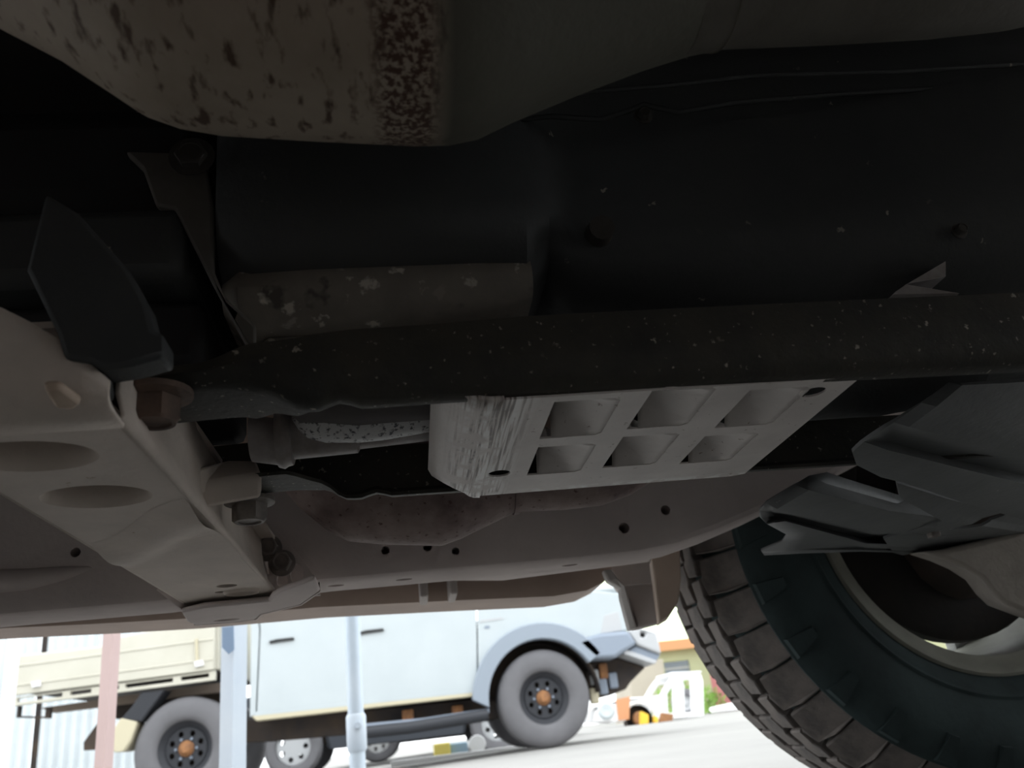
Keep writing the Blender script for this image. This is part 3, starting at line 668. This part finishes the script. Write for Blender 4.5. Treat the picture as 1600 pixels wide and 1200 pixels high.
# chassis under the cab, side bar
plate('chassis_rail', [U(120, 1150, .35), U(345, 1120, .35), U(396, 1124, .35), U(760, 1088, .35), U(790, 1095, .35), U(790, 1120, .35), U(560, 1146, .35), U(396, 1160, .35), U(345, 1160, .35)], [], W['chassis'], ute, (0, .12, 0), .01)
plate('chassis_rail', [U(396, 1110, 1.2), U(790, 1075, 1.2), U(790, 1120, 1.2), U(396, 1150, 1.2)], [], W['chassis'], ute, (0, .12, 0), .01)
box('gearbox', (-.9, YU+.6, .36), (.9, YU+1.1, .6), W['chassis'], ute, .04)
tube('side_bar', [U(556, 1146, -.03), U(640, 1137, -.03), U(720, 1124, -.03), U(762, 1117, -.03)], [.05]*4, W['steel'], ute, 14)
tube('side_bar_rail', [U(556, 1136, .05), U(660, 1126, .05), U(765, 1110, .05)], [.022]*3, W['bar'], ute, 10)
for (x, y) in ((637, 1119), (717, 1112)):
    q = U(x, y, .2); box('bar_bracket', (q.x-.05, q.y, q.z-.07), (q.x+.05, q.y+.12, q.z+.06), W['rustbrown'], ute, .01)
for (x0, x1) in ((400, 470), (575, 640), (700, 760)):
    a, b = U(x0, 1140, .5), U(x1, 1130, .5)
    box('underbody_crossmember', (a.x, a.y, .42), (b.x, a.y+.9, .5), W['chassis'], ute, .02)
def ute_wheel(c, r_, cap):
    ty = lathe('tyre', [(.222, -.02), (.235, -.045), (.27, -.06), (.33, -.062), (.375, -.05), (.405, -.025), (r_-.004, 0), (r_, .03), (r_, .19), (.40, .23), (.3, .24), (.222, .22)], W['rubber'], ute, 64, 50); ty.location = c
    face = plate('wheel_rim', circ((0, 0, 0), .17, 40, ((1, 0, 0), (0, 0, 1))), [circ((.125*math.cos(R(22.5+45*k)), 0, .125*math.sin(R(22.5+45*k))), .021, 10, ((1, 0, 0), (0, 0, 1)), .024) for k in range(8)], W['steel'], ute, (0, .012, 0), .002); face.location = c+Vector((0, .03, 0))
    lathe('rim_barrel', [(.228, -.058), (.232, -.05), (.222, -.035), (.20, -.02), (.182, .0), (.168, .012), (.18, .16)], W['steel'], face, 48, 50)
    box('brake_drum', (-.16, .10, -.16), (.16, .12, .16), W['chassis'], face)
    lathe('hub_cap', [(0, -.05), (.03, -.048), (.04, -.035), (.062, -.012), (.066, .0)], W[cap], face, 24, 40)
    for k in range(6):
        a = R(60*k); n_ = lathe('wheel_nut', [(0, -.018), (.010, -.018), (.012, 0)], W['bar'], face, 8, 30); n_.location = (.085*math.cos(a), 0, .085*math.sin(a))
for (hh, cap) in ((HF, 'rustbrown'), (HR, 'rustbrown')):
    ute_wheel(hh+Vector((0, .04, 0)), .415, cap)
for hh in (HF, HR):
    t_ = lathe('tyre', [(.222, .0), (.27, -.02), (.38, -.02), (.41, .01), (.415, .03), (.415, .19), (.38, .24), (.222, .22)], W['rubber'], ute, 40, 50); t_.location = hh+Vector((0, 1.45, 0))
    x_ = tube('axle', [hh+Vector((0, .15, 0)), hh+Vector((0, 1.6, 0))], .05, W['chassis'], ute, 12)
# tray: dropside, coaming rail with slots, headboard
td = -.06
drop = plate('dropside', [U(22, 1088, td), U(338, 1047, td), U(338, 940, td), U(286, 944, td), U(286, 976, td), U(180, 999, td), U(160, 1011, td), U(24, 1026, td)], [], W['cream'], ute, (0, .05, 0), .012)
plate('headboard', [U(330, 1047, .0), U(342, 1046, .0), U(342, 900, .0), U(330, 900, .0)], [], W['cream'], ute, (0, 1.8, 0), .01)
for (x0, y0, x1, y1) in ((24, 1072, 336, 1030), (24, 1042, 336, 999)):
    plate('dropside_rib', [U(x0, y0, td-.008), U(x1, y1, td-.008), U(x1, y1+2, td-.008), U(x0, y0+2, td-.008)], [], W['cream'], drop, (0, .02, 0), .004)
rail_o = [U(20, 1091, td+.02), U(338, 1048, td+.02), U(338, 1063, td+.02), U(22, 1104, td+.02)]
slots = []
for (xa, xb) in ((30, 100), (112, 145), (175, 188), (198, 272), (284, 328)):
    f_ = lambda x: 1089.5-(x-22)*.1325
    slots.append([U(xa, f_(xa)+3, td+.02), U(xb, f_(xb)+3, td+.02), U(xb, f_(xb)+9.5, td+.02), U(xa, f_(xa)+9.5, td+.02)])
plate('tray_rail', rail_o, slots, W['cream'], ute, (0, .05, 0), .004)
box('tray_floor', (U(22, 1090).x+.03, YU+.02, .93), (U(336, 1047).x, YU+1.8, .98), W['chassis'], ute)
plate('tray_frame', [U(40, 1104, .3), U(338, 1062, .3), U(338, 1078, .3), U(240, 1090, .3), U(60, 1112, .3)], [], mat('tray_frame_brown', (.20, .16, .13), None, 4, .8), ute, (0, .1, 0), .008)
for (x, y) in ((60, 1072), (312, 1040)):
    lt = plate('dropside_latch', [U(x-5, y-5, td-.03), U(x+8, y-7, td-.03), U(x+10, y+1, td-.03), U(x-4, y+4, td-.03)], [], W['brightwhite'], drop, (0, .03, 0), .006)
q0, q1 = U(310, 1000, td-.015), U(311, 1042, td-.015)
tube('latch_strap', [q0, q1], .012, W['cream2'], drop, 8)
plate('tail_frame', [U(19, 1102, .1), U(24, 1102, .1), U(22, 1118, .1), U(62, 1119, .1), U(64, 1104, .1), U(72, 1104, .1), U(70, 1122, .1), U(17, 1121, .1)], [], W['chassis'], ute, (0, .05, 0), .004)
plate('mudguard_arm', [U(222, 1082, -.02), U(258, 1078, -.02), U(238, 1105, -.02), U(222, 1128, -.02), U(190, 1124, -.02), U(206, 1105, -.02)], [], W['steel'], ute, (0, .25, 0), .01)
plate('mudguard_end', [U(190, 1122, -.03), U(216, 1128, -.03), U(206, 1158, -.03), U(196, 1174, -.03), U(180, 1176, -.03), U(173, 1168, -.03), U(180, 1138, -.03)], [], W['cream2'], ute, (0, .28, 0), .012)
plate('tail_lamp_bracket', [U(146, 1120, .2), U(146, 1172, .2), U(117, 1173, .2), U(117, 1160, .2)], [], W['chassis'], ute, (0, .03, 0))
plate('tow_frame', [U(128, 1096, .5), U(345, 1070, .5), U(345, 1110, .5), U(205, 1125, .5), U(140, 1120, .5)], [], W['chassis'], ute, (0, .6, 0))
# ------------------------------------------------------------------ posts between the two vehicles
def post(name, x0, x1, y, Y, ml, mr, frac, label, cat='post', h=2.6):
    a, b = P(x0, y, Y), P(x1, y, Y); wd = b.x-a.x
    e = empty(name, ((a.x+b.x)/2, Y, gz(a.x, Y)))
    hw = wd/2; k = hw*(2*frac-1)
    # square hollow section turned so that two faces show
    V = [(-hw, .25*wd, 0), (k, -.3*wd, 0), (hw, .2*wd, 0), (-k, .75*wd, 0)]
    V = [Vector(v) for v in V]+[Vector((v[0], v[1], h)) for v in V]
    shp = mesh(V, [(0, 1, 5, 4), (1, 2, 6, 5), (2, 3, 7, 6), (3, 0, 4, 7), (4, 5, 6, 7), (0, 3, 2, 1)])
    o = link('post_section', shp, ml, e); shp.materials.append(mr); 
    for i in (1, 2): shp.polygons[i].material_index = 1
    box('base_plate', (-wd*.9, -wd*.6, -.002), (wd*.9, wd*1.1, .012), mr, e, .003)
    tag(e, label, cat); return e
post('steel_post', 152, 181, 1090, 3.0, W['pink'], W['pink'], .70, 'pink painted square steel post in front of ute tray')
p2 = post('steel_post', 342, 384, 1090, 3.0, W['galvl'], W['galvl'], .58, 'wide galvanised steel post in front of gap between cab and tray')
q = P(362, 1005, 3.0)
plate('blue_patch', [P(347, 980, 2.965), P(365, 978, 2.965), P(366, 1015, 2.965), P(357, 1022, 2.965), P(347, 1012, 2.965)], [], mat('blue_patch', (.22, .30, .42), None, 4, .5), None, (0, .004, 0)).name = 'bluish_blotch'  # bluish blotch laid on the post face as a thin piece
bpy.data.objects['bluish_blotch'].parent = p2; bpy.data.objects['bluish_blotch'].matrix_parent_inverse = Matrix.Translation(p2.location).inverted()
e = empty('pipe_post', (P(555, 1090, 3.4).x, 3.4, gz(-.2, 3.4)))
tube('pipe', [(0, 0, 0), (0, 0, 1.3), (0, 0, 2.6)], .029, mat('reflection_patched_galvanised_pipe', (.50, .56, .62), (.42, .49, .56), 5, .45, .2, stretch=(1, 1, .7)), e, 20)  # soft patches in the colour stand in for reflections on the zinc
lathe('pipe_collar', [(.031, 0), (.036, .01), (.036, .12), (.031, .13)], W['galvl'], e, 20, 40, (0, 0, .18), 'z')
hexbolt('pipe_bolt', (.008, -.034, .27), .012, .012, W['galvl'], e, 'y', .014)
lathe('base_plate', [(.0, .012), (.07, .012), (.075, 0)], W['galv'], e, 20, 40, (0, 0, 0), 'z')
tag(e, 'slim round galvanised pipe post in front of ute doors', 'post')
e = empty('pale_post', (P(12, 1100, 5.5).x, 5.5, gz(-3, 5.5)))
tube('pipe', [(0, 0, 0), (0, 0, 2.6)], .035, W['brightwhite'], e, 16)
lathe('base_plate', [(.0, .012), (.08, .012), (.085, 0)], W['galvl'], e, 20, 40, (0, 0, 0), 'z')
tag(e, 'white pipe post beside the tail of the ute tray', 'post')
# ------------------------------------------------------------------ corrugated fence behind the tray
fence = empty('corrugated_fence', (-4.0, 11.5, 0)); fence.location = (0, 0, 0)
tag(fence, 'white corrugated iron fence behind the ute tray', 'fence')
wf = mat('white_corrugated_iron', (.62, .67, .69), (.56, .60, .62), 2, .5)
xf = -9.2
for wd in (1.1, 1.15, 1.12, 1.38, 1.35, .7):
    nn = int(wd/.0125); V = []; Fc = []
    for i in range(nn+1):
        x = xf+(wd-.06)*i/nn
        for z in (-.25, 2.5): V.append((x, 11.5+.022*math.sin(2*math.pi*x/.118), z))
    for i in range(nn): Fc.append((2*i, 2*i+2, 2*i+3, 2*i+1))
    link('fence_sheet', mesh(V, Fc, fixn=False), wf, fence, 80)
    box('fence_stud', (xf+wd-.075, 11.53, -.25), (xf+wd+.015, 11.58, 2.55), W['chassis'], fence)
    xf += wd
# ------------------------------------------------------------------ far building
YB = 34.0
def B(x, y, d=0): return P(x, y, YB)+Vector((0, d, 0))
bld = empty('weatherboard_building', (10, YB, 0)); bld.location = (0, 0, 0)
tag(bld, 'pale yellow-green shed building with orange fascia and louvred window', 'building')
yw = mat('yellow_green_wall', (.40, .41, .24), (.36, .37, .22), .6, .7)
yl = mat('pale_green_roof', (.70, .80, .50), None, 1, .5)
a, b = B(1022, 1018), B(1600, 985)
z_f = a.z
wn = [Vector((x, YB, z)) for (x, z) in ((10.0, 1.55), (10.75, 1.55), (10.75, 2.25), (10.0, 2.25))]
w0, w1 = B(1040, 1056), B(1076, 1031)
wn = [Vector((w0.x, YB, w0.z)), Vector((w1.x, YB, w0.z)), Vector((w1.x, YB, w1.z)), Vector((w0.x, YB, w1.z))]
plate('wall', [Vector((a.x-.1, YB, -.05)), Vector((30, YB, -.05)), Vector((30, YB, z_f)), Vector((a.x-.1, YB, z_f))], [wn], yw, bld, (0, .2, 0))
box('window_frame', (w0.x-.06, YB-.03, w0.z-.06), (w1.x+.06, YB, w0.z), W['bar2'], bld)
for k in range(5):
    zz = w0.z+(w1.z-w0.z)*(k+.15)/5
    box('louvre_blade', (w0.x, YB+.05, zz), (w1.x, YB+.12, zz+(w1.z-w0.z)*.11), W['bar'] if k != 2 else W['bar2'], bld)
box('room_back', (w0.x-.3, YB+.6, .3), (w1.x+.3, YB+.65, z_f), yw, bld)
box('fascia', (a.x-.2, YB-.45, z_f-.05), (31, YB-.35, z_f+.32), mat('orange_fascia', (.50, .26, .12), None, 3, .6), bld)
plate('roof', [Vector((a.x-5.2, YB-.45, z_f+.3)), Vector((31, YB-.45, z_f+.3)), Vector((31, YB+4, z_f+5)), Vector((a.x-5.2, YB+4, z_f+5))], [], yl, bld, (0, .05, .05))
plate('end_wall', [Vector((a.x-.1, YB, -.05)), Vector((a.x-.1, YB+3, -.05)), Vector((a.x-.1, YB+3, z_f+3)), Vector((a.x-.1, YB, z_f))], [], yw, bld, (.1, 0, 0))
tan = mat('tan_cladding', (.40, .36, .29), (.36, .32, .26), 1, .8)
sh_ = plate('lean_to_shed', [Vector((P(985, 1110, 30).x, 30, -.02)), Vector((P(1041, 1108, 30).x, 30, -.02)), P(1036, 1030, 30), P(1024, 1030, 30), P(985, 1055, 30)], [], tan, None, (0, 2.5, 0), .02)
tag(sh_, 'tan clad lean-to with sloping roof beside the yellow-green building', 'shed')
bx = box('red_container', (13.2, 29, .02), (15.5, 31, 1.75), mat('faded_red', (.46, .16, .16), (.4, .13, .13), 2, .6), None, .05)
q = P(1148, 1100, 29); bx.location.x = q.x-13.2
tag(bx, 'faded red steel container beyond the front tyre', 'container')
tp = plate('white_sheet', [P(x, y, 27) for (x, y) in ((1113, 1113), (1117, 1106), (1160, 1096), (1185, 1100), (1190, 1105))], [], W['brightwhite'], None, (0, .5, .02))
tag(tp, 'loose white panel lying on the ground by the red container', 'panel')
def GP(x, y):
    d = ray(x, y); t = 1.0; o = Vector((0, 0, H))
    for _ in range(60):
        p = o+d*t; z = gz(p.x, p.y); t2 = (z-H)/d.z
        if abs(t2-t) < 1e-4 or t2 <= 0: break
        t = t*.5+t2*.5
    return o+d*t
# ------------------------------------------------------------------ stripped car shell and scrap by the building
YS = 20.0
def S(x, y, d=0): return P(x, y, YS)+Vector((0, d, 0))
shell = empty('stripped_car_shell', (5.5, YS, 0)); shell.location = (0, 0, 0)
tag(shell, 'stripped white car shell without doors or wheels resting on the ground', 'car shell')
wa = S(1001, 1124)
side = [S(928, 1128), S(931, 1112), S(944, 1102), S(960, 1094), S(985, 1090), S(1030, 1088), S(1044, 1064), S(1052, 1054), S(1060, 1052), S(1088, 1050), S(1096, 1054), S(1099, 1064), S(1101, 1119), S(1040, 1124), S(1026, 1124)]+[wa+Vector((.33*math.cos(R(a)), 0, .33*math.sin(R(a)))) for a in (0, 30, 60, 90, 120, 150, 180)]+[S(972, 1128)]
hole = [S(1056, 1064), S(1078, 1062), S(1081, 1113), S(1044, 1114), S(1043, 1084)]
plate('body_side', side, [hole], W['brightwhite'], shell, (0, .08, 0), .03)
plate('body_side', [v+Vector((0, 1.5, 0)) for v in side], [[v+Vector((0, 1.5, 0)) for v in hole]], W['brightwhite'], shell, (0, .08, 0), .03)
plate('roof', [S(1052, 1053), S(1096, 1051), S(1096, 1051, 1.5), S(1052, 1053, 1.5)], [], W['brightwhite'], shell, (0, 0, .04))
plate('bonnet', [S(944, 1102), S(1030, 1088), S(1030, 1088, 1.5), S(944, 1102, 1.5)], [], W['brightwhite'], shell, (0, 0, .03))
box('floor_tray', (wa.x+.4, YS+.05, .06), (S(1099, 1119).x, YS+1.5, .12), W['brightwhite'], shell)
lathe('headlamp_bowl', [(.0, -.02), (.14, -.04), (.2, 0), (.18, .06)], W['white'], shell, 24).location = S(947, 1110, -.02)
plate('orange_panel', [S(962, 1093, -.02), S(984, 1088, -.02), S(983, 1124, -.02), S(966, 1126, -.02)], [], mat('orange_panel', (.55, .26, .13), None, 3, .6), shell, (0, .02, 0))
lathe('brake_drum', [(0, -.06), (.12, -.06), (.15, -.03), (.15, .1)], W['rustbrown'], shell, 24).location = wa+Vector((0, .1, .02))
lathe('arch_lining', [(.30, 0), (.31, .3), (.0, .32)], W['chassis'], shell, 32).location = wa+Vector((0, .1, .0))
scr = mat('yellow_scrap', (.75, .48, .05), None, 3, .6)
for (x, y, sx_, sz_, m_, lb) in ((999, 1118, .10, .14, scr, 'yellow plastic block beside the stripped shell wheel arch'), (1017, 1122, .05, .08, scr, 'small yellow offcut on the ground beside the stripped shell'), (1033, 1117, .16, .10, W['rustbrown'], 'rusty axle offcut lying against the stripped shell')):
    q = S(x, y, -.45); z0 = gz(q.x, q.y)
    o = plate('scrap_block', [Vector((q.x-sx_, q.y, z0)), Vector((q.x+sx_*.7, q.y, z0)), Vector((q.x+sx_, q.y, z0+sz_*1.3)), Vector((q.x-sx_*.5, q.y, z0+sz_*1.9))], [], m_, None, (0, .2, 0), .01)
    tag(o, lb, 'scrap')
tq = P(1072, 1098, 23.5)
lt = empty('spare_tyre', (tq.x, 23.5, gz(tq.x, 23.5)))
lathe('tyre', [(.18, 0), (.2, -.03), (.30, -.04), (.36, 0), (.36, .16), (.30, .2), (.18, .16)], W['rubber'], lt, 40, 50, (0, 0, .36), closed=True)
lathe('wheel_rim', [(.185, .02), (.16, .05), (.10, .06), (.07, .03), (0, .03)], W['bar2'], lt, 32, 50, (0, 0, .36))
tag(lt, 'loose wheel standing upright behind the stripped shell doorway', 'wheel')
lf = mat('grass_green', (.16, .30, .05), (.24, .36, .09), 3, .7)
def bush(x, y, Y, w_, h_, label):
    q = P(x, y, Y); V = []; Fc = []
    rnd = random.Random(int(x))
    for k in range(420):
        a = rnd.uniform(0, 6.283); rr = w_*math.sqrt(rnd.random()); z = h_*rnd.random()*(1-.5*(rr/w_)**2)
        c = Vector((rr*math.cos(a), rr*math.sin(a)*.6, z)); d = Vector((rnd.uniform(-1, 1), rnd.uniform(-1, 1), rnd.uniform(.2, 1.2))).normalized()*rnd.uniform(.12, .22)
        s_ = d.cross(Vector((rnd.uniform(-1, 1), rnd.uniform(-1, 1), .1))).normalized()*.035
        i = len(V); V += [c, c+d*.5+s_, c+d, c+d*.5-s_]; Fc.append((i, i+1, i+2, i+3))
    e = empty('leafy_shrub', (q.x, Y, gz(q.x, Y))); o = link('foliage', mesh(V, Fc, fixn=False), lf, e)
    o['kind'] = 'stuff'
    tube('stem', [(0, 0, -.02), (.02, 0, h_*.3), (.05, .02, h_*.6)], [.03, .02, .01], W['chassis'], e, 8)
    tag(e, label, 'shrub')
bush(1062, 1090, 26, .9, 1.1, 'bright green shrub showing through the stripped shell doorway')
bush(1106, 1100, 29, .6, .8, 'green weeds growing beside the stripped shell at the building wall')
# ------------------------------------------------------------------ vehicles parked beyond the ute
def parked(name, X0, Y0, r_, clear, wb, m_, label, cat, rim_m):
    e = empty(name, (X0+wb/2, Y0+.9, gz(X0, Y0))); g0 = 0
    prof = [(-wb/2-.8, clear+.1), (-wb/2-.85, .75), (-wb/2-.7, 1.0), (-wb/2+.0, 1.08), (-wb/2+.5, 1.5), (wb/2-.6, 1.52), (wb/2-.05, 1.08), (wb/2+.75, .95), (wb/2+.85, .7), (wb/2+.8, clear+.05)]
    pr = [Vector((x, -.88, z)) for (x, z) in prof]
    for s_ in (1, -1):
        pr += [Vector((s_*wb/2+(r_+.07)*math.cos(R(a)), -.88, r_+(r_+.07)*math.sin(R(a)))) for a in (-10, 30, 60, 90, 120, 150, 190)]
    plate('body', pr, [], m_, e, (0, 1.76, 0), .04)
    box('underbody', (-wb/2, -.7, clear), (wb/2, .7, clear+.2), W['chassis'], e)
    for sx_ in (-1, 1):
        for (yy, f_) in ((-.90, 1), (.90, -1)):
            t_ = lathe('tyre', [(r_*.6, 0), (r_*.66, -.02*f_), (r_*.9, -.02*f_), (r_, .03*f_), (r_, .18*f_), (r_*.6, .2*f_)], W['rubber'], e, 40, 50, (sx_*wb/2, yy, r_))
            pl = plate('wheel_rim', circ((0, .03*f_, 0), r_*.6, 32, ((1, 0, 0), (0, 0, 1))), [circ((r_*.42*math.cos(R(k*51.4)), .03*f_, r_*.42*math.sin(R(k*51.4))), r_*.09, 8, ((1, 0, 0), (0, 0, 1))) for k in range(7)], rim_m, t_, (0, .02*f_, 0), .004)
    for (x0, x1) in ((-wb/2+.35, -.1), (.0, wb/2-.45)):
        box('side_window', (x0, -.885, 1.12), (x1, -.875, 1.42), W['glass'], e)
    tag(e, label, cat)
qa = P(458, 1165, 11.9); qb = P(590, 1165, 14.5)
parked('parked_wagon', qa.x, 11.9, .36, .36, 2.6, mat('dark_blue_paint', (.05, .055, .065), None, 3, .4), 'dark wagon with silver wheels parked close behind the white ute', 'car', W['bar2'])
parked('parked_hatchback', qb.x, 14.5, .33, .24, 2.5, mat('charcoal_paint', (.06, .06, .06), None, 3, .4), 'charcoal hatchback with pale wheels parked behind the dark wagon', 'car', W['brightwhite'])
q = GP(690, 1174); yb = box('plastic_crate', (-.09, -.1, 0), (.09, .1, .16), mat('yellow_plastic', (.75, .62, .16), None, 3, .6), None, .015); yb.location = (P(690, 1165, 10.3).x, 10.3, gz(.2, 10.3))
tag(yb, 'small yellow plastic tub on the ground beyond the ute', 'tub')
q = P(716, 1160, 10.4); bb = box('plastic_crate', (-.10, -.1, 0), (.10, .1, .14), mat('pale_blue_plastic', (.30, .42, .52), None, 3, .6), None, .015); bb.location = (q.x, 10.4, gz(q.x, 10.4))
tag(bb, 'pale blue plastic tub beside the yellow tub beyond the ute', 'tub')
q = P(745, 1155, 10.3); wd_ = lathe('paint_tin', [(0, 0), (.09, 0), (.095, .01), (.09, .015), (.09, .16), (0, .16)], W['brightwhite'], None, 24, 40); wd_.location = (q.x, 10.3, gz(q.x, 10.3)+.095)
tag(wd_, 'white round tin lying on its side on the ground beyond the ute', 'tin')
a, b = P(610, 1186, 9.9), P(800, 1160, 9.9)
kb = box('white_timber', (a.x, 9.9, gz(a.x, 9.9)-.01), (b.x+.6, 10.0, gz(a.x, 9.9)+.06), W['brightwhite'], None, .006)
tag(kb, 'long white painted timber lying on the ground beyond the ute', 'timber')
